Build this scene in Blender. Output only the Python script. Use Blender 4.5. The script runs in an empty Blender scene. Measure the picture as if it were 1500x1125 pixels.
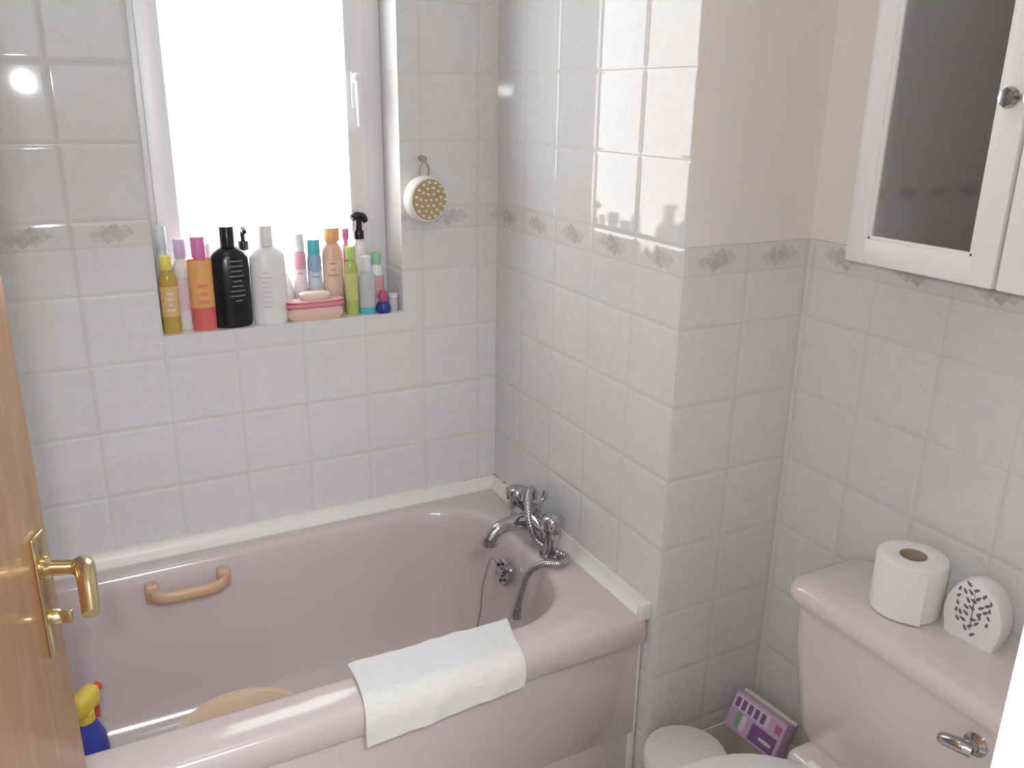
import bpy, bmesh, math, random
from mathutils import Vector, Matrix
random.seed(4)
B=1.28; T=.15
CAM=Vector((-0.9695,-1.9149,1.521)); YAW,PITCH,ROLL,FPX=0.4892,-0.3198,0.0154,1251.09
WY=-.734; DX=.3005; CEIL=2.35

# ------------------------------------------------------------ materials
def new_mat(name):
    m=bpy.data.materials.new(name); m.use_nodes=True
    nt=m.node_tree; b=nt.nodes['Principled BSDF']
    return m,nt,b
def pbr(name,col,rough=.4,metal=0,bump=0,bscale=200,var=0,vscale=8,trans=0,coat=0,emit=0,ior=1.45,sheen=0):
    m,nt,b=new_mat(name)
    b.inputs['Base Color'].default_value=(*col,1); b.inputs['Roughness'].default_value=rough
    b.inputs['Metallic'].default_value=metal; b.inputs['IOR'].default_value=ior
    b.inputs['Transmission Weight'].default_value=trans; b.inputs['Coat Weight'].default_value=coat
    b.inputs['Coat Roughness'].default_value=.08
    if emit:
        b.inputs['Emission Color'].default_value=(*col,1); b.inputs['Emission Strength'].default_value=emit
    if sheen: b.inputs['Sheen Weight'].default_value=sheen
    tc=nt.nodes.new('ShaderNodeTexCoord')
    n=nt.nodes.new('ShaderNodeTexNoise'); n.inputs['Scale'].default_value=vscale; n.inputs['Detail'].default_value=4
    nt.links.new(tc.outputs['Object'],n.inputs['Vector'])
    mx=nt.nodes.new('ShaderNodeMix'); mx.data_type='RGBA'
    v=max(var,.02)
    mx.inputs[6].default_value=(*[c*(1-v) for c in col],1); mx.inputs[7].default_value=(*[min(1,c*(1+v)) for c in col],1)
    nt.links.new(n.outputs['Fac'],mx.inputs[0]); nt.links.new(mx.outputs[2],b.inputs['Base Color'])
    if bump:
        n2=nt.nodes.new('ShaderNodeTexNoise'); n2.inputs['Scale'].default_value=bscale; n2.inputs['Detail'].default_value=3
        nt.links.new(tc.outputs['Object'],n2.inputs['Vector'])
        bp=nt.nodes.new('ShaderNodeBump'); bp.inputs['Strength'].default_value=1; bp.inputs['Distance'].default_value=bump
        nt.links.new(n2.outputs['Fac'],bp.inputs['Height']); nt.links.new(bp.outputs['Normal'],b.inputs['Normal'])
    return m

def tile_mat(name,axis,off,band=True,vaxis='z',voff=B,tint=(.765,.775,.78)):
    m,nt,b=new_mat(name); L=nt.links
    def M(op,a,b_=None,c=None):
        n=nt.nodes.new('ShaderNodeMath'); n.operation=op
        for i,v in enumerate((a,b_,c)):
            if v is None: continue
            if isinstance(v,(int,float)): n.inputs[i].default_value=v
            else: L.new(v,n.inputs[i])
        return n.outputs[0]
    g=nt.nodes.new('ShaderNodeNewGeometry'); s=nt.nodes.new('ShaderNodeSeparateXYZ'); L.new(g.outputs['Position'],s.inputs[0])
    idx={'x':0,'y':1,'z':2}
    u=s.outputs[idx[axis]]; v=s.outputs[idx[vaxis]]
    us=M('DIVIDE',M('SUBTRACT',u,off),T); vs=M('DIVIDE',M('SUBTRACT',v,voff),T)
    uf=M('FRACT',us); vf=M('FRACT',vs)
    du=M('MULTIPLY',M('MINIMUM',uf,M('SUBTRACT',1.0,uf)),T); dv=M('MULTIPLY',M('MINIMUM',vf,M('SUBTRACT',1.0,vf)),T)
    d=M('MINIMUM',du,dv)
    def ramp(x,a,bb):
        n=nt.nodes.new('ShaderNodeMapRange'); n.interpolation_type='SMOOTHSTEP'
        L.new(x,n.inputs[0]); n.inputs[1].default_value=a; n.inputs[2].default_value=bb; return n.outputs[0]
    tm=ramp(d,.0006,.0014)           # 1 on tile, 0 on grout
    # marble mottling
    noi=nt.nodes.new('ShaderNodeTexNoise'); noi.inputs['Scale'].default_value=24; noi.inputs['Detail'].default_value=7; noi.inputs['Distortion'].default_value=1.6
    L.new(g.outputs['Position'],noi.inputs['Vector'])
    mr=ramp(noi.outputs['Fac'],.34,.62)
    wn=nt.nodes.new('ShaderNodeTexWhiteNoise'); wn.noise_dimensions='2D'
    cv=nt.nodes.new('ShaderNodeCombineXYZ'); L.new(M('FLOOR',us),cv.inputs[0]); L.new(M('FLOOR',vs),cv.inputs[1]); L.new(cv.outputs[0],wn.inputs['Vector'])
    def mix(f,a,c):
        n=nt.nodes.new('ShaderNodeMix'); n.data_type='RGBA'
        if isinstance(f,(int,float)): n.inputs[0].default_value=f
        else: L.new(f,n.inputs[0])
        for i,x in ((6,a),(7,c)):
            if isinstance(x,tuple): n.inputs[i].default_value=(*x,1)
            else: L.new(x,n.inputs[i])
        return n.outputs[2]
    col=mix(mr,tuple(c*.96 for c in tint),tint)
    col=mix(M('MULTIPLY',wn.outputs['Value'],.3),col,tuple(c*.96 for c in tint))
    if band:
        zr=M('SUBTRACT',v,B)
        inb=M('MULTIPLY',M('GREATER_THAN',zr,-.052),M('LESS_THAN',zr,0.0))
        col=mix(M('MULTIPLY',inb,.5),col,(.70,.69,.69))
        ln=M('MULTIPLY',M('GREATER_THAN',zr,-.054),M('LESS_THAN',zr,-.0505)); col=mix(M('MULTIPLY',ln,.5),col,(.61,.60,.60))
        n2=nt.nodes.new('ShaderNodeTexNoise'); n2.inputs['Scale'].default_value=60; n2.inputs['Detail'].default_value=6; n2.inputs['Distortion'].default_value=1
        L.new(g.outputs['Position'],n2.inputs['Vector']); mm=ramp(n2.outputs['Fac'],.35,.65)
        cu=M('MULTIPLY',M('SUBTRACT',uf,.5),T); cz=M('ADD',zr,.026)
        def dia(ox,w,h,c1,c2,col,oz=0):
            # leaning diamond
            cx=M('SUBTRACT',M('SUBTRACT',cu,ox),M('MULTIPLY',cz,.45))
            e=M('ADD',M('DIVIDE',M('ABSOLUTE',cx),w),M('DIVIDE',M('ABSOLUTE',M('SUBTRACT',cz,oz)),h))
            k=M('MULTIPLY',M('LESS_THAN',e,1.0),inb)
            return mix(k,col,mix(mm,c1,c2))
        col=dia(-.021,.026,.018,(.60,.60,.60),(.68,.68,.68),col)
        col=dia(.021,.026,.018,(.58,.58,.58),(.67,.66,.66),col)
        col=dia(0,.026,.022,(.51,.51,.52),(.63,.62,.62),col)
    col=mix(tm,(.67,.65,.63),col)
    L.new(col,b.inputs['Base Color'])
    rr=nt.nodes.new('ShaderNodeMapRange'); L.new(tm,rr.inputs[0]); rr.inputs[3].default_value=.6; rr.inputs[4].default_value=.05
    L.new(rr.outputs[0],b.inputs['Roughness']); b.inputs['Specular IOR Level'].default_value=.5
    hgt=M('MULTIPLY',ramp(d,.0,.009),.0009)
    nb=nt.nodes.new('ShaderNodeTexNoise'); nb.inputs['Scale'].default_value=7; nb.inputs['Detail'].default_value=0; L.new(g.outputs['Position'],nb.inputs['Vector'])
    hgt=M('ADD',hgt,M('MULTIPLY',nb.outputs['Fac'],.0005))
    hgt=M('ADD',hgt,M('MULTIPLY',M('MULTIPLY',uf,M('SUBTRACT',wn.outputs['Value'],.5)),.0008))
    bp=nt.nodes.new('ShaderNodeBump'); bp.inputs['Strength'].default_value=1; bp.inputs['Distance'].default_value=1
    L.new(hgt,bp.inputs['Height']); L.new(bp.outputs['Normal'],b.inputs['Normal'])
    return m

def wood_mat(name,c1,c2,rough=.35):
    m,nt,b=new_mat(name); L=nt.links
    tc=nt.nodes.new('ShaderNodeTexCoord'); mp=nt.nodes.new('ShaderNodeMapping'); mp.inputs['Scale'].default_value=(14,14,1.2)
    n=nt.nodes.new('ShaderNodeTexNoise'); n.inputs['Scale'].default_value=3; n.inputs['Detail'].default_value=8; n.inputs['Distortion'].default_value=1.2
    cr=nt.nodes.new('ShaderNodeValToRGB'); cr.color_ramp.elements[0].position=.3; cr.color_ramp.elements[1].position=.7
    cr.color_ramp.elements[0].color=(*c1,1); cr.color_ramp.elements[1].color=(*c2,1)
    L.new(tc.outputs['Object'],mp.inputs[0]); L.new(mp.outputs[0],n.inputs['Vector']); L.new(n.outputs['Fac'],cr.inputs[0]); L.new(cr.outputs[0],b.inputs['Base Color'])
    b.inputs['Roughness'].default_value=rough; b.inputs['Coat Weight'].default_value=.3
    return m

TILE_BACK=tile_mat('tile_back','x',-.051); TILE_TAP=tile_mat('tile_tap_wall','y',WY); TILE_RET=tile_mat('tile_return','x',0)
TILE_RIGHT=tile_mat('tile_right','y',WY-.16); TILE_LEFT=tile_mat('tile_left','y',0)
TILE_REVEAL=tile_mat('tile_reveal','y',0,band=False,tint=(.83,.83,.83)); SILLM=tile_mat('tile_sill','x',-.051,band=False,vaxis='y',voff=.14,tint=(.83,.83,.83))
CREAM=pbr('cream_plaster',(.86,.81,.765),.75,bump=.0015,bscale=45,var=.02)
CEILM=pbr('ceiling_white',(.85,.84,.82),.9,bump=.001,bscale=60)
HALLM=pbr('hall_paint',(.65,.65,.65),.9)
FLOORM=pbr('vinyl_floor',(.55,.54,.53),.45,var=.15,vscale=20)
CARPET=pbr('hall_carpet',(.33,.33,.34),.95,bump=.004,bscale=300)
PINK=pbr('pink_acrylic',(.655,.56,.575),.16,coat=.5,var=.01)
PINKC=pbr('pink_ceramic',(.73,.65,.645),.12,coat=.6,var=.01)
WHITEP=pbr('white_plastic',(.82,.82,.82),.28)
GLOSSW=pbr('white_gloss_paint',(.84,.84,.85),.3)
CAULK=pbr('white_caulk_trim',(.84,.82,.79),.35,var=.03,vscale=40)
MOULD=pbr('mould',(.30,.26,.22),.9)
CHROME=pbr('chrome',(.52,.52,.54),.10,metal=1)
BRASS=pbr('brass',(.70,.56,.33),.20,metal=1)
BEIGE=pbr('beige_plastic',(.70,.46,.30),.35)
TOWEL=pbr('white_towel',(.82,.83,.835),.95,bump=.0018,bscale=420,var=.03,vscale=90,sheen=.4)
PAPER=pbr('tissue_paper',(.88,.88,.89),.95,bump=.0008,bscale=250)
DARK=pbr('dark_gap',(.05,.05,.055),.8)
CARD=pbr('cardboard',(.45,.36,.28),.9)
WOOD=wood_mat('door_wood',(.38,.20,.095),(.49,.285,.15))
m,nt,b=new_mat('mirror_glass'); b.inputs['Base Color'].default_value=(.42,.42,.43,1); b.inputs['Metallic'].default_value=1; b.inputs['Roughness'].default_value=.05  # tint darkened so the reflected room looks dim
tcx=nt.nodes.new('ShaderNodeTexNoise'); tcx.inputs['Scale'].default_value=3; cc=nt.nodes.new('ShaderNodeValToRGB'); cc.color_ramp.elements[0].color=(.52,.52,.52,1); cc.color_ramp.elements[1].color=(.60,.60,.60,1)
nt.links.new(tcx.outputs['Fac'],cc.inputs[0]); nt.links.new(cc.outputs[0],b.inputs['Base Color'])
MIRROR=m
# obscured window glass, its own emission stands in for daylight
m,nt,b=new_mat('frosted_emissive_glass'); 
n=nt.nodes.new('ShaderNodeTexNoise'); n.inputs['Scale'].default_value=30; n.inputs['Detail'].default_value=5
cr=nt.nodes.new('ShaderNodeValToRGB'); cr.color_ramp.elements[0].color=(.95,.96,.96,1); cr.color_ramp.elements[1].color=(1,1,1,1)
nt.links.new(n.outputs['Fac'],cr.inputs[0]); nt.links.new(cr.outputs[0],b.inputs['Emission Color']); b.inputs['Emission Strength'].default_value=4.8
b.inputs['Base Color'].default_value=(.8,.8,.8,1); b.inputs['Roughness'].default_value=.3
GLASS=m
def C(name,col,rough=.3,**k): return pbr(name,col,rough,**k)

# ------------------------------------------------------------ mesh builder
class MB:
    def __init__(s,name): s.n=name; s.v=[]; s.f=[]; s.fm=[]; s.sm=[]; s.mats=[]; s.X=Matrix.Identity(4)
    def mi(s,m):
        if m not in s.mats: s.mats.append(m)
        return s.mats.index(m)
    def add(s,vs,fs,mat,smooth=True,X=None):
        o=len(s.v); X=s.X@X if X is not None else s.X
        s.v+= [tuple(X@Vector(v)) for v in vs]
        for i,f in enumerate(fs):
            s.f.append([o+k for k in f]); s.fm.append(s.mi(mat[i] if isinstance(mat,list) else mat)); s.sm.append(smooth)
    def box(s,a,b,mat,bev=0,seg=2,X=None,matfn=None):
        bm=bmesh.new(); bmesh.ops.create_cube(bm,size=1)
        for v in bm.verts: v.co=Vector([(a[i]+b[i])/2+v.co[i]*(b[i]-a[i]) for i in range(3)])
        if bev: bmesh.ops.bevel(bm,geom=bm.edges[:],offset=bev,segments=seg,affect='EDGES',profile=.5)
        bm.normal_update()
        vs=[v.co[:] for v in bm.verts]; fs=[[v.index for v in f.verts] for f in bm.faces]
        ms=[matfn(f.normal) for f in bm.faces] if matfn else mat
        bm.free(); s.add(vs,fs,ms,bool(bev),X)
    def rev(s,prof,mat,sx=1,sy=1,seg=32,X=None,smooth=True,pw=2):
        vs=[];fs=[];ms=[]
        for r,z in prof:
            for k in range(seg):
                a=2*math.pi*k/seg; c,q=math.cos(a),math.sin(a)
                if pw!=2:
                    e=2/pw; c=math.copysign(abs(c)**e,c); q=math.copysign(abs(q)**e,q)
                vs.append((r*sx*c,r*sy*q,z))
        for i in range(len(prof)-1):
            mm=mat[i] if isinstance(mat,list) else mat
            for k in range(seg):
                fs.append([i*seg+k,i*seg+(k+1)%seg,(i+1)*seg+(k+1)%seg,(i+1)*seg+k]); ms.append(mm)
        fs.append(list(range(seg))[::-1]); ms.append(ms[0]); fs.append([(len(prof)-1)*seg+k for k in range(seg)]); ms.append(ms[-1])
        s.add(vs,fs,ms,smooth,X)
    def loft(s,loops,mat,cap0=True,cap1=True,closed=True,smooth=True,X=None):
        n=len(loops[0]); vs=[p for l in loops for p in l]; fs=[];ms=[]
        for i in range(len(loops)-1):
            for k in range(n if closed else n-1):
                fs.append([i*n+k,i*n+(k+1)%n,(i+1)*n+(k+1)%n,(i+1)*n+k]); ms.append(mat[i] if isinstance(mat,list) else mat)
        if cap0: fs.append(list(range(n))[::-1]); ms.append(ms[0])
        if cap1: fs.append([(len(loops)-1)*n+k for k in range(n)]); ms.append(ms[-1])
        s.add(vs,fs,ms,smooth,X)
    def tube(s,pts,r,mat,seg=12,X=None,smooth_pts=True,sub=8):
        P=[Vector(p) for p in pts]
        R=r if isinstance(r,list) else [r]*len(P)
        if smooth_pts and len(P)>2:
            Q=[];RR=[]
            for i in range(len(P)-1):
                p0=P[max(i-1,0)];p1=P[i];p2=P[i+1];p3=P[min(i+2,len(P)-1)]
                for j in range(sub):
                    t=j/sub
                    Q.append(.5*((2*p1)+(-p0+p2)*t+(2*p0-5*p1+4*p2-p3)*t*t+(-p0+3*p1-3*p2+p3)*t**3)); RR.append(R[i]*(1-t)+R[i+1]*t)
            Q.append(P[-1]);RR.append(R[-1]);P=Q;R=RR
        t0=(P[1]-P[0]).normalized(); nrm=t0.orthogonal().normalized(); loops=[]
        for i,p in enumerate(P):
            t=(P[min(i+1,len(P)-1)]-P[max(i-1,0)]).normalized()
            nrm=(nrm-t*nrm.dot(t)).normalized(); bn=t.cross(nrm)
            loops.append([tuple(p+(nrm*math.cos(2*math.pi*k/seg)+bn*math.sin(2*math.pi*k/seg))*R[i]) for k in range(seg)])
        s.loft(loops,mat,X=X)
    def sphere(s,c,r,mat,sx=1,sy=1,sz=1,X=None,seg=24):
        n=12; prof=[(max(r*math.sin(math.pi*i/n),1e-5),-r*math.cos(math.pi*i/n)*sz) for i in range(n+1)]
        Y=Matrix.Translation(c); s.rev(prof,mat,sx,sy,seg,X=(X@Y if X is not None else Y))
    def done(s,auto=True,parent=None):
        me=bpy.data.meshes.new(s.n); me.from_pydata(s.v,[],s.f)
        for m in s.mats: me.materials.append(m)
        for p,mi,sm in zip(me.polygons,s.fm,s.sm): p.material_index=mi; p.use_smooth=sm
        bm=bmesh.new(); bm.from_mesh(me); bmesh.ops.remove_doubles(bm,verts=bm.verts,dist=1e-6); bmesh.ops.recalc_face_normals(bm,faces=bm.faces); bm.to_mesh(me); bm.free()
        if auto: me.set_sharp_from_angle(angle=math.radians(40))
        xs=[v.co for v in me.vertices]; c=Vector(((min(v.x for v in xs)+max(v.x for v in xs))/2,(min(v.y for v in xs)+max(v.y for v in xs))/2,min(v.z for v in xs)))
        me.transform(Matrix.Translation(-c))
        o=bpy.data.objects.new(s.n,me); o.location=c; bpy.context.collection.objects.link(o)
        if parent: o.parent=parent; o.location=c-parent.location
        return o
def Tr(x,y,z): return Matrix.Translation((x,y,z))
def Rz(a): return Matrix.Rotation(math.radians(a),4,'Z')
def Rx(a): return Matrix.Rotation(math.radians(a),4,'X')
def Ry(a): return Matrix.Rotation(math.radians(a),4,'Y')
def rrect(x0,x1,y0,y1,z,r,n=8):
    if not isinstance(r,(list,tuple)): r=[r]*4
    pts=[]
    for (cx,cy,a0,rr) in ((x1-r[0],y1-r[0],0,r[0]),(x0+r[1],y1-r[1],90,r[1]),(x0+r[2],y0+r[2],180,r[2]),(x1-r[3],y0+r[3],270,r[3])):
        for k in range(n+1):
            a=math.radians(a0+90*k/n); pts.append((cx+rr*math.cos(a),cy+rr*math.sin(a),z))
    return pts

# ------------------------------------------------------------ room shell
WX0,WX1,WZ0,WZ1=-.80,-.252,1.03,2.05; WD=.12
w=MB('wall_back')
fn=lambda n: TILE_BACK if abs(n.y)>.5 else (TILE_REVEAL if abs(n.x)>.5 else SILLM)
w.box((-1.86,0,0),(WX0,.22,CEIL),TILE_BACK,matfn=fn); w.box((WX1,0,0),(0,.22,CEIL),TILE_BACK,matfn=fn)
w.box((WX0,0,0),(WX1,.22,WZ0),TILE_BACK,matfn=fn); w.box((WX0,0,WZ1),(WX1,.22,CEIL),TILE_BACK,matfn=fn); w.done(False)
w=MB('wall_tap_end')
fl=lambda n: TILE_TAP if abs(n.x)>.5 else TILE_RET
w.box((0,WY,0),(.45,.22,B),TILE_TAP,matfn=fl)
fl2=lambda n: TILE_TAP if abs(n.x)>.5 else CREAM
w.box((0,WY+.005,B),(.45,.22,CEIL),TILE_TAP,matfn=fl2); w.done(False)
w=MB('wall_right'); w.box((DX,-1.80,0),(.45,WY,B),TILE_RIGHT); w.box((DX+.005,-1.80,B),(.45,WY+.005,CEIL),CREAM); w.done(False)
w=MB('wall_left'); w.box((-1.86,-1.80,0),(-1.71,0,B+.9),TILE_LEFT); w.box((-1.86,-1.80,B+.9),(-1.71,0,CEIL),TILE_LEFT); w.done(False)
w=MB('wall_front'); JL,JR=-1.345,-.54
w.box((-1.71,-1.80,0),(JL-.03,-1.70,CEIL),CREAM); w.box((JR+.03,-1.80,0),(DX,-1.70,CEIL),CREAM); w.box((JL-.03,-1.80,2.03),(JR+.03,-1.70,CEIL),CREAM); w.done(False)
f=MB('floor'); f.box((-1.86,-1.80,-.08),(.45,.22,0),FLOORM); f.done(False)
f=MB('floor_hall'); f.box((-2.2,-3.2,-.08),(.8,-1.80,0),CARPET); f.done(False)
c=MB('ceiling'); c.box((-2.2,-3.2,CEIL),(.8,.22,CEIL+.08),CEILM); c.done(False)
w=MB('wall_hall'); w.box((-2.3,-3.3,0),(.9,-3.2,CEIL),HALLM); w.box((-2.3,-3.2,0),(-2.2,-1.8,CEIL),HALLM); w.box((.8,-3.2,0),(.9,-1.8,CEIL),HALLM)
w.box((-2.2,-1.81,0),(-1.86,-1.8,CEIL),HALLM); w.box((.45,-1.81,0),(.8,-1.8,CEIL),HALLM); w.done(False)
t=MB('trim_door_lining')
t.box((JR,-1.805,0),(JR+.03,-1.695,2.03),GLOSSW,.002); t.box((JL-.03,-1.805,0),(JL,-1.695,2.03),GLOSSW,.002); t.box((JL-.03,-1.805,2.0),(JR+.03,-1.695,2.03),GLOSSW,.002)
t.box((JR-.012,-1.805,0),(JR,-1.752,2.0),GLOSSW,.002)
STRK=pbr('aged_bronze',(.40,.17,.09),.35,metal=.7)
t.box((JR-.003,-1.745,.96),(JR+.001,-1.694,1.135),STRK,.001); t.box((JR-.014,-1.697,1.01),(JR-.001,-1.683,1.128),STRK,.002); t.box((JR-.0045,-1.735,1.03),(JR+.0005,-1.717,1.07),DARK)
t.done()

# ------------------------------------------------------------ window
w=MB('window_1'); y0,y1=.095,.15
def frame(x0,x1,z0,z1,wd,ya,yb,mat,bev=.004):
    w.box((x0,ya,z0),(x0+wd,yb,z1),mat,bev); w.box((x1-wd,ya,z0),(x1,yb,z1),mat,bev)
    w.box((x0+wd-.002,ya,z0),(x1-wd+.002,yb,z0+wd),mat,bev); w.box((x0+wd-.002,ya,z1-wd),(x1-wd+.002,yb,z1),mat,bev)
frame(WX0,WX1,WZ0,WZ1,.050,y0+.012,y1,GLOSSW)
frame(WX0+.022,WX1-.045,WZ0+.03,WZ1-.03,.048,y0-.004,y1-.01,GLOSSW,.006)
w.box((WX0+.06,.118,WZ0+.07),(WX1-.08,.122,WZ1-.07),GLASS)
w.box((WX0,.15,WZ0-.0),(WX1,.21,WZ0+.03),GLOSSW)
hx=WX1-.069
w.box((hx-.012,y0-.012,1.50),(hx+.012,y0-.003,1.58),WHITEP,.003); w.sphere((hx,y0-.02,1.565),.013,WHITEP)
w.tube([(hx,y0-.02,1.565),(hx,y0-.028,1.545),(hx,y0-.028,1.46)],[.008,.008,.006],WHITEP)
w.done()

# ------------------------------------------------------------ bath
RZ=.52
b=MB('bathtub'); n=12
RR=[.17,.14,.14,.17]
def op(d,z,e0=0,e1=0,rf=None):
    r=[max(.05,x-d*.35) for x in (rf or RR)]
    return rrect(-1.60+d+e0,-.092-d*.8-e1,-.622+d,-.052-d,z,r,n)
loops=[rrect(-1.705,-.003,-.700,-.003,.455,.008,n),rrect(-1.705,-.003,-.712,-.003,.460,.010,n),rrect(-1.705,-.003,-.718,-.003,.475,.014,n),
 rrect(-1.705,-.003,-.718,-.003,.500,.018,n),rrect(-1.705,-.003,-.713,-.003,.513,.018,n),rrect(-1.705,-.003,-.703,-.003,RZ,.018,n),
 op(-.012,RZ),op(-.004,RZ-.001),op(.004,RZ-.006),op(.010,RZ-.016),op(.016,.46,.02),op(.030,.36,.07),op(.048,.26,.12),op(.062,.19,.16,.01),op(.085,.155,.18,.01),op(.125,.14,.2,.02),op(.19,.135,.25,.05)]
b.loft(loops,PINK,cap0=False)
b.box((-1.70,-.700,.225),(-.012,-.688,.47),PINK,.004); b.box((-1.70,-.694,.0),(-.012,-.684,.2235),PINK,.004)
b.box((-.022,-.697,.0),(-.004,-.680,.458),CAULK,.003)
b.rev([(.030,0),(.030,.004),(.018,.005),(.018,.001)],CHROME,X=Tr(-.42,-.33,.1355))
OV=Tr(-.122,-.30,.437)@Ry(-84)
b.rev([(.034,-.004),(.034,.004),(.030,.008),(.013,.009),(.012,.016),(.006,.018)],CHROME,X=OV)
for k in range(6):
    a=k*math.pi/3; b.sphere((.022*math.cos(a),.022*math.sin(a),.009),.004,DARK,X=OV)
BATH=b.done()
ch=MB('plug_chain'); 
ch.tube([(-.135,-.285,.455),(-.138,-.262,.46),(-.135,-.235,.42),(-.14,-.215,.35),(-.145,-.21,.27),(-.17,-.215,.19),(-.21,-.22,.166)],.0018,CHROME,seg=6)
ch.rev([(.022,0),(.024,.008),(.012,.014),(.006,.02)],CHROME,X=Tr(-.22,-.22,.15)); ch.done(parent=BATH)

t=MB('trim_bath_seal')
def quad(p0,p1,n0,w_=.024,h=.030,z=RZ):
    p0=Vector(p0);p1=Vector(p1);n0=Vector(n0)
    sec=[(0,0),(w_,0),(w_,.003),(w_*.62,h*.35),(w_*.35,h*.62),(.005,h),(0,h)]
    t.loft([[tuple(p+n0*a+Vector((0,0,z+c))) for a,c in sec] for p in (p0,p1)],CAULK,smooth=False)
quad((-1.70,0,0),(0,0,0),(0,-1,0)); quad((0,-.708,0),(0,0,0),(-1,0,0))
t.box((-.026,-.716,RZ-.004),(0,-.700,RZ+.034),CAULK,.003)
for k in range(12):
    s_=random.random(); 
    if k<7: q=(-.10*s_,-.003,RZ+.031)
    else: q=(-.003,-.08*s_,RZ+.031)
    t.sphere(q,.0022,MOULD,sx=random.uniform(.5,1.6),sy=.8,sz=.6,seg=8)
t.done()

def grip(name,x0,x1,y,z,sgn,pr=.034):
    g=MB(name); xm=(x0+x1)/2; L=(x1-x0)/2
    loops=[]
    for i in range(25):
        a=-1+2*i/24; e=abs(a)**5
        yy=y-sgn*(pr*(1-e)); zz=z-.004*(1-e)-.001*a; hh=.014+.005*e; tt=.009+.004*e
        loops.append([(xm+a*L,yy+sgn*tt*math.cos(q),zz+hh*math.sin(q)) for q in [2*math.pi*k/14 for k in range(14)]])
    g.loft(loops,BEIGE)
    for s_ in(-1,1): g.box((xm+s_*(L-.010)-.014,min(y-sgn*.012,y+sgn*.014),z-.022),(xm+s_*(L-.010)+.014,max(y-sgn*.012,y+sgn*.014),z+.022),BEIGE,.006,3)
    g.done(parent=BATH)
grip('bath_grip_handle',-.902,-.728,-.080,.470,1)
# washing bowl standing in the bath
o=MB('washing_bowl'); o.X=Tr(-.768,-.405,.1362)
bw=pbr('bowl_beige',(.78,.60,.44),.35)
o.rev([(.085,0),(.095,.004),(.126,.115),(.132,.138),(.145,.143),(.149,.149),(.144,.154),(.132,.153),(.124,.140),(.116,.110),(.088,.010),(.02,.007)],bw,seg=56)
o.done()

# ------------------------------------------------------------ mixer tap
t=MB('bath_mixer_tap'); tx=-.056; ya,yb=-.235,-.405; yc=(ya+yb)/2; zb=.568
for y in (ya,yb):
    t.rev([(.028,0),(.028,.006),(.020,.010),(.016,.03),(.017,.045),(.023,.050),(.023,.062),(.014,.068)],CHROME,X=Tr(tx,y,RZ))
    hd=Tr(tx,y,RZ+.060)
    t.rev([(.010,0),(.012,.006),(.021,.012),(.026,.018),(.026,.032),(.022,.040),(.013,.044),(.003,.045)],CHROME,X=hd,seg=32)
    for k in range(8):
        a=k*math.pi/4; t.tube([(.025*math.cos(a),.025*math.sin(a),.015),(.025*math.cos(a),.025*math.sin(a),.036)],.004,CHROME,seg=8,X=hd,smooth_pts=False)
t.tube([(tx,ya,zb),(tx,ya-.03,zb),(tx,yc,zb+.004),(tx,yb+.03,zb),(tx,yb,zb)],[.019,.018,.027,.018,.019],CHROME,seg=20)
t.tube([(tx,yc,zb),(tx-.05,yc,zb+.008),(tx-.095,yc,zb+.002),(tx-.118,yc,zb-.020)],[.022,.019,.017,.016],CHROME,seg=20)
t.rev([(.0185,0),(.0185,.014)],CHROME,X=Tr(tx-.118,yc,zb-.034))
t.tube([(tx,yc,zb+.01),(tx,yc,zb+.035)],.015,CHROME,smooth_pts=False); t.sphere((tx,yc,zb+.038),.017,CHROME)
t.tube([(tx-.024,yc-.012,zb+.078),(tx-.014,yc-.012,zb+.058),(tx+.014,yc-.012,zb+.058),(tx+.024,yc-.012,zb+.078)],.006,CHROME)
t.tube([(tx,yc-.012,zb+.06),(tx-.01,yc-.012,zb+.03)],.005,CHROME,smooth_pts=False)
TAP=t.done()
h=MB('shower_hose')
pts=[(tx+.018,yc+.028,zb+.030),(tx+.014,yc+.03,zb+.06),(tx-.002,yc+.012,zb+.080),(tx-.028,yc-.02,zb+.068),(tx-.042,yc-.055,zb+.03),(tx-.022,yb+.02,zb-.02),(tx+.016,yb-.040,RZ+.012),(tx-.012,yb-.060,RZ+.012),(tx-.045,yb-.040,RZ+.008),(tx-.066,yb-.012,RZ-.025),(tx-.076,yb+.002,.44),(tx-.080,yb+.012,.395)]
h.tube(pts,.0072,CHROME,seg=12,sub=10)
P=[Vector(p) for p in pts]
for i in range(len(P)-1):
    p0=P[max(i-1,0)];p1=P[i];p2=P[i+1];p3=P[min(i+2,len(P)-1)]
    for j in range(8):
        tt=j/8; q=.5*((2*p1)+(-p0+p2)*tt+(2*p0-5*p1+4*p2-p3)*tt*tt+(-p0+3*p1-3*p2+p3)*tt**3)
        h.sphere(q,.0084,CHROME,seg=10)
h.tube([pts[-1],(tx-.082,yb+.014,.368)],[.010,.012],CHROME,smooth_pts=False)
h.done(parent=TAP)

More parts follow.
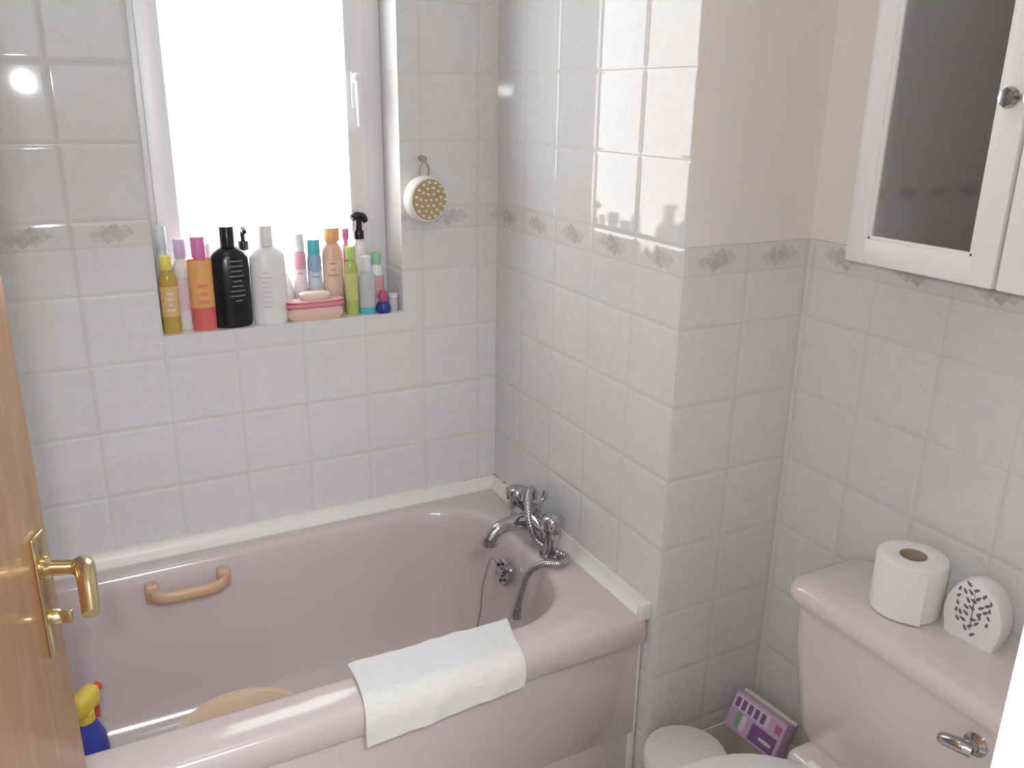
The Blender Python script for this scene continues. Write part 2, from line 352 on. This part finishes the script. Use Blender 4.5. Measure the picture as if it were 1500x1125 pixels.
# ------------------------------------------------------------ towel
tw=MB('hand_towel'); th=.006
prof=[(-.600,.5235),(-.62,.5235),(-.66,.5235),(-.695,.5235),(-.708,.520),(-.718,.511),(-.7235,.498),(-.7245,.48),(-.7245,.36)]
cum=[0]
for i in range(1,len(prof)): cum.append(cum[-1]+math.dist(prof[i],prof[i-1]))
def at(s_,off):
    for i in range(1,len(prof)):
        if s_<=cum[i] or i==len(prof)-1:
            k=(s_-cum[i-1])/(cum[i]-cum[i-1]); a,c=prof[i-1],prof[i]
            dy,dz=c[0]-a[0],c[1]-a[1]; l=math.hypot(dy,dz); return (a[0]+dy*k+dz/l*off,a[1]+dz*k-dy/l*off)
NX,NS=60,46; vs=[];fs=[]
def tp(i,j,off):
    u=i/NX; t_=j/NS
    s1=(.105+.026+.056)*(1-u)+(.105+.026+.036)*u
    s_=t_*s1
    wv=.0016*math.sin(u*13+t_*3)+.0012*math.sin(u*31+t_*9)*math.sin(t_*7+1)
    y,z=at(s_,off+max(wv,-.001)+.001)
    xl=-.605-.008*t_; xr=-.276-.030*t_
    x=xl*(1-u)+xr*u+.003*math.sin(t_*6+u*2)
    return (x,y,z)
for off in (th,0):
    for i in range(NX+1):
        for j in range(NS+1): vs.append(tp(i,j,off))
W1=NS+1; N=(NX+1)*W1
for i in range(NX):
    for j in range(NS):
        a=i*W1+j; fs.append([a,a+1,a+W1+1,a+W1]); fs.append([N+a,N+a+W1,N+a+W1+1,N+a+1])
for j in range(NS):
    fs.append([j,N+j,N+j+1,j+1]); a=NX*W1+j; fs.append([a,a+1,N+a+1,N+a])
for i in range(NX):
    a=i*W1; fs.append([a,a+W1,N+a+W1,N+a]); a=i*W1+NS; fs.append([a,N+a,N+a+W1,a+W1])
tw.add(vs,fs,TOWEL); tw.done()

# ------------------------------------------------------------ bottles on sill
SZ=WZ0
def bottle(name,x,y,r,h,cap_r,cap_h,bodym,capm,labelm=None,sy=.7,neck=None,shoulder=.82,lab=(.25,.68),capprof=None,rot=0,lowm=None):
    o=MB(name); o.X=Tr(x,y,SZ)@Rz(rot)
    nr=neck or cap_r*.8
    hs=h*shoulder; z1,z2=h*lab[0],h*lab[1]; lm=labelm or bodym
    prof=[(r*.90,0),(r*.98,.004),(r,.012),(r,z1),(r*1.004,z1+.0005),(r*1.004,z2),(r,z2+.0005),(r*.97,hs-.03*h),(r*.82,hs+.03*h),(r*.55,hs+.08*h),(nr,hs+.11*h),(nr,h)]
    ms=[lowm or bodym]*3+[lm]*3+[bodym]*5
    o.rev(prof,ms,1,sy,28)
    if capprof: o.rev([(a,h*1.0-.001+c) for a,c in capprof],capm,1,1,24)
    else: o.rev([(cap_r,h-.012),(cap_r,h+cap_h-.014),(cap_r*.93,h+cap_h-.012)],capm,1,1,24)
    return o
def printed(o,r,sy,z0,nl,dz,th,a0,span,mat):
    for k in range(nl):
        zz=z0+dz*k; wd=random.uniform(.4,1); vs=[];fs=[]
        for i in range(9):
            a=math.radians(a0+(i/8-.5)*span*wd); vs+=[(r*math.cos(a),r*sy*math.sin(a),zz),(r*math.cos(a),r*sy*math.sin(a),zz+th)]
        for i in range(8): fs.append([2*i,2*i+2,2*i+3,2*i+1])
        o.add(vs,fs,mat)
gold=C('amber_oil',(.70,.48,.12),.15,trans=.25); white=C('bottle_white',(.82,.82,.82),.3); black=C('bottle_black',(.014,.013,.016),.2)
yel=C('cap_yellow',(.82,.66,.16)); mag=C('cap_magenta',(.70,.22,.48)); orange=C('bottle_orange',(.80,.36,.18)); red=C('bottle_red',(.74,.16,.14)); lilac=C('cap_lilac',(.62,.52,.72))
peach=C('bottle_peach',(.84,.53,.42)); teal=C('teal',(.10,.50,.54)); blue=C('bottle_blue',(.32,.45,.62)); lime=C('lime',(.50,.70,.20)); olive=C('green_gel',(.46,.53,.14),.2); clear=C('clear_plastic',(.80,.82,.85),.15,trans=.35)
pinkb=C('bottle_pink',(.80,.38,.48)); grey=C('label_grey',(.22,.22,.23),.5); lgrey=C('label_lightgrey',(.60,.62,.66),.5); navy=C('navy',(.04,.05,.28)); soap=C('soap_cream',(.82,.70,.58),.5); dishp=C('dish_pink',(.78,.26,.35),.35); sponge=C('soap_peach',(.80,.56,.46),.6)
cream_l=C('label_cream',(.80,.74,.62),.5)
o=bottle('baby_oil_bottle',-.776,.030,.019,.150,.012,.03,gold,yel,C('oil_label',(.80,.52,.24),.3),sy=.8); printed(o,.0193,.8,.05,4,.012,.004,270,60,cream_l); o.done()
o=bottle('spray_bottle',-.776,.066,.018,.19,.011,.05,clear,C('clear_cap',(.8,.83,.85),.2,trans=.4),sy=.9); o.done()
o=bottle('lotion_bottle',-.742,.055,.020,.17,.013,.04,white,lilac,C('lotion_label',(.82,.64,.70),.4)); o.done()
o=bottle('shower_gel_bottle',-.708,.030,.026,.172,.015,.045,orange,mag,C('gel_label',(.84,.44,.16),.3),sy=.7,lowm=red,lab=(.3,.9),shoulder=.76); printed(o,.0263,.7,.06,3,.018,.008,272,70,C('gel_print',(.78,.26,.14),.4)); o.done()
o=bottle('talc_bottle',-.688,.074,.017,.165,.013,.03,C('talc_pink',(.82,.62,.68),.35),white,None,sy=.75); o.done()
o=bottle('shampoo_bottle',-.645,.034,.042,.190,.016,.045,black,black,None,sy=.60,shoulder=.84)
printed(o,.0424,.60,.06,9,.011,.0026,285,48,grey); o.done()
o=bottle('pump_bottle',-.603,.078,.018,.175,.012,.02,white,black,None,sy=.6); o.X=Tr(-.603,.078,SZ); o.tube([(0,0,.18),(0,0,.205),(0,-.01,.21),(0,-.025,.205)],[.005,.006,.007,.005],black); o.done()
o=bottle('conditioner_bottle',-.562,.034,.040,.188,.016,.045,white,white,None,sy=.62,shoulder=.84)
printed(o,.0404,.62,.04,8,.011,.0025,255,48,lgrey); o.done()
o=MB('deodorant_jar'); o.X=Tr(-.516,.068,SZ); o.rev([(.016,0),(.018,.01),(.018,.05),(.016,.07),(.011,.09),(.005,.105)],white); o.done()
o=bottle('hair_spray_can',-.481,.070,.016,.165,.0135,.04,pinkb,white,C('can_label',(.82,.74,.77),.4),sy=.95,neck=.012,shoulder=.9); printed(o,.0163,.95,.10,3,.012,.005,262,90,pinkb); o.done()
o=bottle('roll_on_bottle',-.446,.070,.017,.155,.015,.035,blue,teal,C('rollon_label',(.60,.68,.78),.4),sy=1,neck=.014,shoulder=.9); printed(o,.0173,1,.09,3,.012,.004,262,90,blue); o.done()
o=bottle('sun_lotion_bottle',-.402,.070,.025,.185,.019,.03,peach,C('cap_orange',(.84,.42,.18)),C('sun_label',(.85,.64,.54),.35),sy=.7,neck=.016); printed(o,.0253,.7,.09,3,.014,.005,262,60,C('sun_print',(.75,.36,.2))); o.done()
o=bottle('body_spray_bottle',-.366,.076,.009,.185,.008,.025,C('spray_pink',(.72,.30,.50),.3),mag,None,sy=1); o.done()
o=MB('soap_dish'); o.X=Tr(-.462,.022,SZ)
def slab(o,rx,ry,z0,z1,mat,pw=3): 
    h=(z1-z0); o.rev([(.86,z0),(.97,z0+h*.2),(1,z0+h*.5),(.97,z0+h*.8),(.85,z1)],mat,rx,ry,32,pw=pw)
slab(o,.066,.022,0,.030,sponge); slab(o,.070,.024,.030,.042,dishp); slab(o,.068,.023,.042,.048,C('dish_peach',(.82,.42,.44),.4)); slab(o,.036,.018,.048,.064,soap); o.done()
o=bottle('toner_bottle',-.370,.030,.016,.145,.012,.03,olive,lime,C('toner_label',(.58,.66,.26),.3),sy=.8); o.done()
o=bottle('mouthwash_bottle',-.333,.026,.020,.115,.012,.035,clear,C('cap_clear2',(.75,.8,.85),.2),None,lowm=teal,lab=(.14,.6)); o.done()
o=bottle('face_cream_bottle',-.334,.070,.018,.185,.012,.02,C('pink_clear',(.84,.76,.80),.2),black,white,sy=.8); o.X=Tr(-.334,.070,SZ)
o.tube([(-.018,-.004,.222),(-.008,0,.226),(.010,0,.224),(.018,-.002,.212)],[.006,.011,.010,.006],black); o.tube([(0,0,.18),(0,0,.222)],.008,black,smooth_pts=False); o.done()
o=bottle('small_gel_bottle',-.298,.055,.016,.125,.011,.025,C('gel_clear',(.8,.83,.84),.2),C('cap_green',(.30,.60,.40)),C('gel_red',(.75,.38,.45),.35),sy=.8); o.done()
o=MB('perfume_bottle'); o.X=Tr(-.297,.018,SZ); o.rev([(.016,0),(.018,.01),(.015,.022),(.008,.03)],navy); o.rev([(.010,.028),(.012,.038),(.009,.05),(.004,.055)],C('stopper_red',(.5,.10,.20))); o.done()
o=MB('glass_jar'); o.X=Tr(-.267,.030,SZ); o.rev([(.011,0),(.012,.004),(.012,.03),(.011,.035)],clear); o.rev([(.012,.034),(.012,.042)],white); o.done()

# ------------------------------------------------------------ scrub brush hanging on wall
o=MB('bath_scrub_brush'); bc=Vector((-.203,-.036,1.302))
o.rev([(.006,0),(.006,.010),(.004,.022),(.006,.026)],CARD,X=Tr(-.200,0,1.392)@Rx(90))
o.tube([(-.200,-.020,1.388),(-.212,-.022,1.372),(-.214,-.024,1.352)],.0022,CARD); o.tube([(-.200,-.020,1.388),(-.190,-.022,1.372),(-.192,-.024,1.352)],.0022,CARD)
X=Tr(*bc)@Rz(12)@Rx(92)
cr_=C('brush_cream',(.85,.80,.72),.35); pad=C('brush_pad',(.52,.38,.22),.7); bri=C('brush_bristle',(.90,.87,.78),.6)
o.rev([(.042,-.024),(.051,-.018),(.053,-.008),(.053,.010),(.050,.015)],cr_,X=X); o.rev([(.048,.012),(.046,.017)],pad,X=X)
pts=[(0,0)]+[(.015*math.cos(a*math.pi/3),.015*math.sin(a*math.pi/3)) for a in range(6)]+[(.028*math.cos(a*math.pi/5.5+.2),.028*math.sin(a*math.pi/5.5+.2)) for a in range(11)]+[(.040*math.cos(a*math.pi/7.5),.040*math.sin(a*math.pi/7.5)) for a in range(15)]
for q in pts: o.rev([(.0028,.015),(.0032,.021),(.0024,.023)],bri,X=X@Tr(q[0],q[1],0),seg=10)
o.done()

# ------------------------------------------------------------ mirror cabinet
o=MB('bathroom_cabinet'); CF=.16; zc0,zc1=1.283,1.92
o.box((CF+.020,-.945,zc0+.004),(DX+.004,-1.46,zc1-.004),GLOSSW,.002)
def cdoor(ya,yb,knob_y):
    st=.037; x0,x1=CF,CF+.018
    o.box((x0,yb,zc0),(x1,yb+st,zc1),GLOSSW,.003); o.box((x0,ya-st,zc0),(x1,ya,zc1),GLOSSW,.003)
    o.box((x0+.0005,yb+st-.003,zc0),(x1,ya-st+.003,zc0+.040),GLOSSW,.003); o.box((x0+.0005,yb+st-.003,zc1-.04),(x1,ya-st+.003,zc1),GLOSSW,.003)
    o.box((x0+.007,yb+st-.004,zc0+.036),(x0+.010,ya-st+.004,zc1-.036),MIRROR)
    for (a,c) in (((yb+st-.001,zc0+.039),(yb+st+.006,zc1-.039)),((ya-st-.006,zc0+.039),(ya-st+.001,zc1-.039)),((yb+st,zc0+.039),(ya-st,zc0+.045))):
        o.box((x0+.003,a[0],a[1]),(x0+.009,c[0],c[1]),GLOSSW,.0015)
    o.rev([(.006,0),(.005,.010),(.012,.014),(.014,.020),(.011,.026),(.003,.028)],CHROME,X=Tr(x0,knob_y,1.535)@Ry(-90))
cdoor(-.940,-1.196,-1.184); cdoor(-1.202,-1.458,-1.218); o.done()

# ------------------------------------------------------------ toilet
o=MB('toilet'); ty=-1.195; CZ=.688
def crect(x0,z,e=0,r=.075,hl=.238,hr=.25): return rrect(x0,DX-.004,ty-hr+e,ty+hl-e,z,[.04,.04,r,r],8)
body=[crect(.150,.40,.055),crect(.135,.405,.045),crect(.125,.43,.035),crect(.112,.60,.012),crect(.110,CZ-.004,.010)]
o.loft(body,PINKC)
o.loft([crect(.106,CZ-.004,.004),crect(.098,CZ,-.002),crect(.096,CZ+.008,-.004),crect(.097,CZ+.018,-.003),crect(.103,CZ+.027,.003),crect(.116,CZ+.032,.016),crect(.14,CZ+.034,.04)],PINKC)
hy,hz=-1.338,.644
o.rev([(.018,0),(.018,.006),(.010,.010),(.009,.020)],CHROME,X=Tr(.113,hy,hz)@Ry(-90))
o.tube([(.092,hy-.006,hz),(.086,hy+.010,hz+.001),(.084,hy+.028,hz-.003),(.086,hy+.036,hz-.006)],[.011,.011,.010,.009],CHROME)
def pan(xf,xb,hw,z,n=40):
    pts=[]
    for k in range(n):
        a=2*math.pi*k/n; c,s_=math.cos(a),math.sin(a)
        xm=xb-(xb-xf)*.5; L=(xb-xf)/2
        e=.75 if c>0 else 1.0
        pts.append((xm+L*math.copysign(abs(c)**e,c),ty+hw*math.copysign(abs(s_)**(.85),s_),z))
    return pts
o.loft([pan(-.28,.13,.115,0),pan(-.275,.125,.11,.02),pan(-.25,.10,.095,.12),pan(-.30,.12,.12,.24),pan(-.38,.15,.165,.34),pan(-.405,.17,.178,.385),pan(-.405,.17,.178,.398)],PINKC)
o.box((.08,ty-.17,.34),(.27,ty+.17,.405),PINKC,.02,4)
o.loft([pan(-.41,.055,.182,.400),pan(-.415,.058,.186,.405),pan(-.415,.058,.186,.416),pan(-.405,.055,.178,.421)],WHITEP)
o.loft([pan(-.412,.060,.184,.424),pan(-.418,.064,.190,.430),pan(-.415,.062,.188,.440),pan(-.395,.055,.172,.447),pan(-.30,.0,.11,.452)],WHITEP)
for s_ in(-1,1): o.tube([(.065,ty+s_*.075-.02,.43),(.065,ty+s_*.075+.02,.43)],.012,WHITEP,smooth_pts=False)
o.done()
LT=CZ+.034
o=MB('toilet_roll'); o.X=Tr(.206,-1.124,LT)
o.rev([(.050,0),(.0545,.002),(.056,.006),(.056,.092),(.0545,.097),(.050,.099),(.022,.099),(.020,.098),(.020,.02)],[PAPER]*6+[CARD]*2,seg=48)
vs=[];fs=[]
for i in range(11):
    a=math.radians(150+9*i); rr=.0567+.0008*i/10+.002*max(0,i-8)
    vs+=[(rr*math.cos(a),rr*math.sin(a),.003),(rr*math.cos(a),rr*math.sin(a),.097)]
for i in range(10): fs.append([2*i,2*i+2,2*i+3,2*i+1])
o.add(vs,fs,PAPER); o.done()
# air freshener : arched shell with a flat base and filigree front
o=MB('air_freshener'); afw=C('freshener_white',(.84,.84,.88),.3)
o.X=Tr(.230,-1.233,LT)@Rz(6)
def arch(sc,x,n=40):
    pts=[]; H=.118
    for k in range(n+1):
        a=math.radians(-38+256*k/n); y=.047*math.cos(a); z=.052+(.064 if math.sin(a)>0 else .066)*math.sin(a)
        pts.append((x,y*sc,.058+(max(z,0.0)-.058)*(sc if z>.02 else 1)))
    return pts
a0=[arch(.84,-.019),arch(.95,-.017),arch(1,-.011),arch(1,.013),arch(.95,.018),arch(.84,.020)]
zmin=min(p[2] for l in a0 for p in l)
a0=[[(x,y,z-zmin if z-zmin>.012 else 0) for x,y,z in l] for l in a0]
o.loft(a0,afw)
dk=C('freshener_hole_shade',(.16,.16,.19),.6)
def leaf(cy,cz,ang,l,wd):
    vs=[]
    for k in range(12):
        a=2*math.pi*k/12; yy=l*math.cos(a); zz=wd*math.sin(a)*(1-.3*math.cos(a)); c,s_=math.cos(ang),math.sin(ang)
        vs.append((-.0194,cy+yy*c-zz*s_,cz+yy*s_+zz*c))
    o.add(vs,[list(range(12))],dk,False)
rl=random.Random(8)
for i in range(7):      # curling vine of flat dark leaves, hole shade put into the colour
    zc=.020+i*.0125; sway=.006*math.sin(i*1.3)
    for s_ in(-1,1):
        leaf(sway+s_*.0065,zc+.003*s_,math.radians(90-s_*55+rl.uniform(-20,20)),.0054,.0024)
        if 0<i<6: leaf(sway+s_*.0150,zc+.003-.002*s_,math.radians(90-s_*20+rl.uniform(-35,35)),.0052,.0024)
        if 1<i<6: leaf(s_*.0245,zc+.002*s_,math.radians(90+rl.uniform(-40,40)),.0044,.0021)
leaf(0,.055,math.radians(88),.036,.0009)
o.done()

# ------------------------------------------------------------ bin, basket, box
o=MB('pedal_bin'); o.X=Tr(.004,-.852,0)
o.rev([(.078,0),(.082,.01),(.084,.26),(.086,.265),(.086,.275),(.082,.284),(.05,.292),(.01,.295)],[WHITEP]*7)
o.done()
o=MB('storage_basket'); bcol=C('basket_cream',(.82,.75,.64),.5)
def br(e,z,r=.03): return rrect(.104-e,.290+e*.3,-.985-e,-.745+e*.3,z,r,6)
o.loft([br(-.014,0),br(-.012,.01),br(0,.19),br(.004,.196),br(.004,.204),br(-.002,.206),br(-.010,.204),br(-.014,.19),br(-.024,.02)],bcol)
BK=o.done()
o=MB('tampon_box'); pu=C('box_purple',(.66,.48,.66),.4); pu2=C('box_dark_purple',(.26,.13,.32),.4); wh=C('box_white',(.82,.75,.84),.4); gr=C('box_green',(.22,.50,.30),.4); rd=C('box_red',(.60,.20,.32),.4)  # purple printed tampon box leaning in the basket
o.X=Tr(.208,-.832,.216)@Rz(-84)@Rx(-26)
o.box((-.068,-.020,0),(.068,.020,.082),pu,.0015)
o.box((-.064,-.0208,.048),(.028,-.0202,.076),wh); 
for k in range(5): o.box((-.060+k*.017,-.0215,.051),(-.049+k*.017,-.0209,.073),pu2)
o.box((-.005,-.0208,.006),(.060,-.0202,.042),pu2); o.box((-.046,-.0208,.010),(-.035,-.0202,.044),gr); o.box((-.031,-.0208,.010),(-.020,-.0202,.044),wh); o.box((.020,-.0215,.018),(.052,-.0209,.025),wh); o.box((.045,-.0208,.052),(.061,-.0202,.070),rd)
o.box((-.070,.008,.080),(.070,.022,.088),cream_l,.002)
o.done(parent=BK)

# ------------------------------------------------------------ cleaner spray bottle in bath
o=MB('cleaner_spray_bottle'); o.X=Tr(-1.048,-.375,.1365)@Rz(55)
cb=C('cleaner_blue',(.05,.07,.42),.25); cy=C('cleaner_yellow',(.86,.66,.10),.3)
o.rev([(.036,0),(.040,.006),(.041,.19),(.037,.225),(.026,.252),(.016,.262),(.014,.275)],cb,1,.75)
o.rev([(.018,.268),(.018,.288),(.014,.290)],cy)
o.box((-.026,-.017,.282),(.038,.017,.326),cy,.012,3); o.rev([(.009,0),(.009,.012)],C('nozzle_red',(.7,.08,.06)),X=Tr(.038,0,.308)@Ry(90))
o.tube([(.024,0,.288),(.036,0,.272),(.034,0,.248)],[.007,.006,.005],C('trigger_red',(.65,.1,.06)))
o.done()

# ------------------------------------------------------------ door
H=Vector((-1.338,-1.690,0)); E=Vector((-1.026,-.930,0)); dv=(E-H); Lg=dv.length; ang=math.degrees(math.atan2(dv.y,dv.x))
o=MB('door_1'); X=Tr(H.x,H.y,0)@Rz(ang)
o.box((0,0,.006),(Lg,.035,1.985),WOOD,.0015,X=X)
hx=Lg-.027; hz=1.0
o.box((hx-.014,-.004,hz-.075),(hx+.014,0,hz+.072),BRASS,.002,3,X=X)
o.rev([(.013,0),(.013,.006),(.009,.010),(.008,.040)],BRASS,X=X@Tr(hx,-.003,hz+.032)@Rx(90))
o.tube([(hx+.004,-.044,hz+.032),(hx-.012,-.052,hz+.034),(hx-.035,-.062,hz+.026),(hx-.060,-.072,hz+.010)],[.011,.011,.010,.009],BRASS,X=X)
o.sphere((hx,-.044,hz+.032),.012,BRASS,X=X)
o.rev([(.009,0),(.009,.008),(.006,.012)],BRASS,X=X@Tr(hx,-.003,hz-.030)@Rx(90)); o.box((hx-.003,-.026,hz-.038),(hx+.003,-.012,hz-.022),BRASS,.002,X=X)
o.box((Lg-.0005,.008,hz-.08),(Lg+.001,.027,hz+.08),BRASS,X=X)
for z in(.25,1.7): o.tube([(-.004,.002,z),(-.004,.002,z+.09)],.005,BRASS,X=X,smooth_pts=False)
o.done()

# ------------------------------------------------------------ unseen ceiling lamp, added to fill the room with ambient light
o=MB('ceiling_fill_lamp'); lampm=pbr('fill_lamp_glow',(1,1,1),.4,emit=5.0)
o.X=Tr(-.75,-1.0,CEIL); o.rev([(.02,-.085),(.08,-.075),(.125,-.05),(.14,-.02)],lampm); o.rev([(.15,-.022),(.155,-.012),(.15,0)],WHITEP); o.done()

# ------------------------------------------------------------ lights
def light(name,typ,loc,energy,col=(1,1,1),**k):
    l=bpy.data.lights.new(name,typ); l.energy=energy; l.color=col
    for a,v in k.items(): setattr(l,a,v)
    ob=bpy.data.objects.new(name,l); ob.location=loc; bpy.context.collection.objects.link(ob); return ob
light('camera_flash','POINT',(-1.005,-1.905,1.57),18,(1,1,1),shadow_soft_size=.02)
h=light('hall_fill_light','AREA',(-.8,-2.5,2.3),31,(.98,.99,1),shape='DISK',size=.5)  # unseen hall light, added as fill from the camera side
wd=bpy.data.worlds.new('overcast_sky'); bpy.context.scene.world=wd; wd.use_nodes=True
wd.node_tree.nodes['Background'].inputs[0].default_value=(.85,.92,1,1); wd.node_tree.nodes['Background'].inputs[1].default_value=1.0

# ------------------------------------------------------------ camera
fv=Vector((math.sin(YAW)*math.cos(PITCH),math.cos(YAW)*math.cos(PITCH),math.sin(PITCH)))
rt=fv.cross(Vector((0,0,1))).normalized(); up=rt.cross(fv)
r2=rt*math.cos(ROLL)+up*math.sin(ROLL); u2=-rt*math.sin(ROLL)+up*math.cos(ROLL)
cd=bpy.data.cameras.new('camera'); cd.sensor_width=36; cd.sensor_fit='HORIZONTAL'; cd.lens=FPX*36/1500; cd.clip_start=.02
co=bpy.data.objects.new('camera',cd); M=Matrix((r2,u2,-fv)).transposed().to_4x4(); M.translation=CAM; co.matrix_world=M
bpy.context.collection.objects.link(co); bpy.context.scene.camera=co
bpy.context.scene.view_settings.view_transform='Standard'
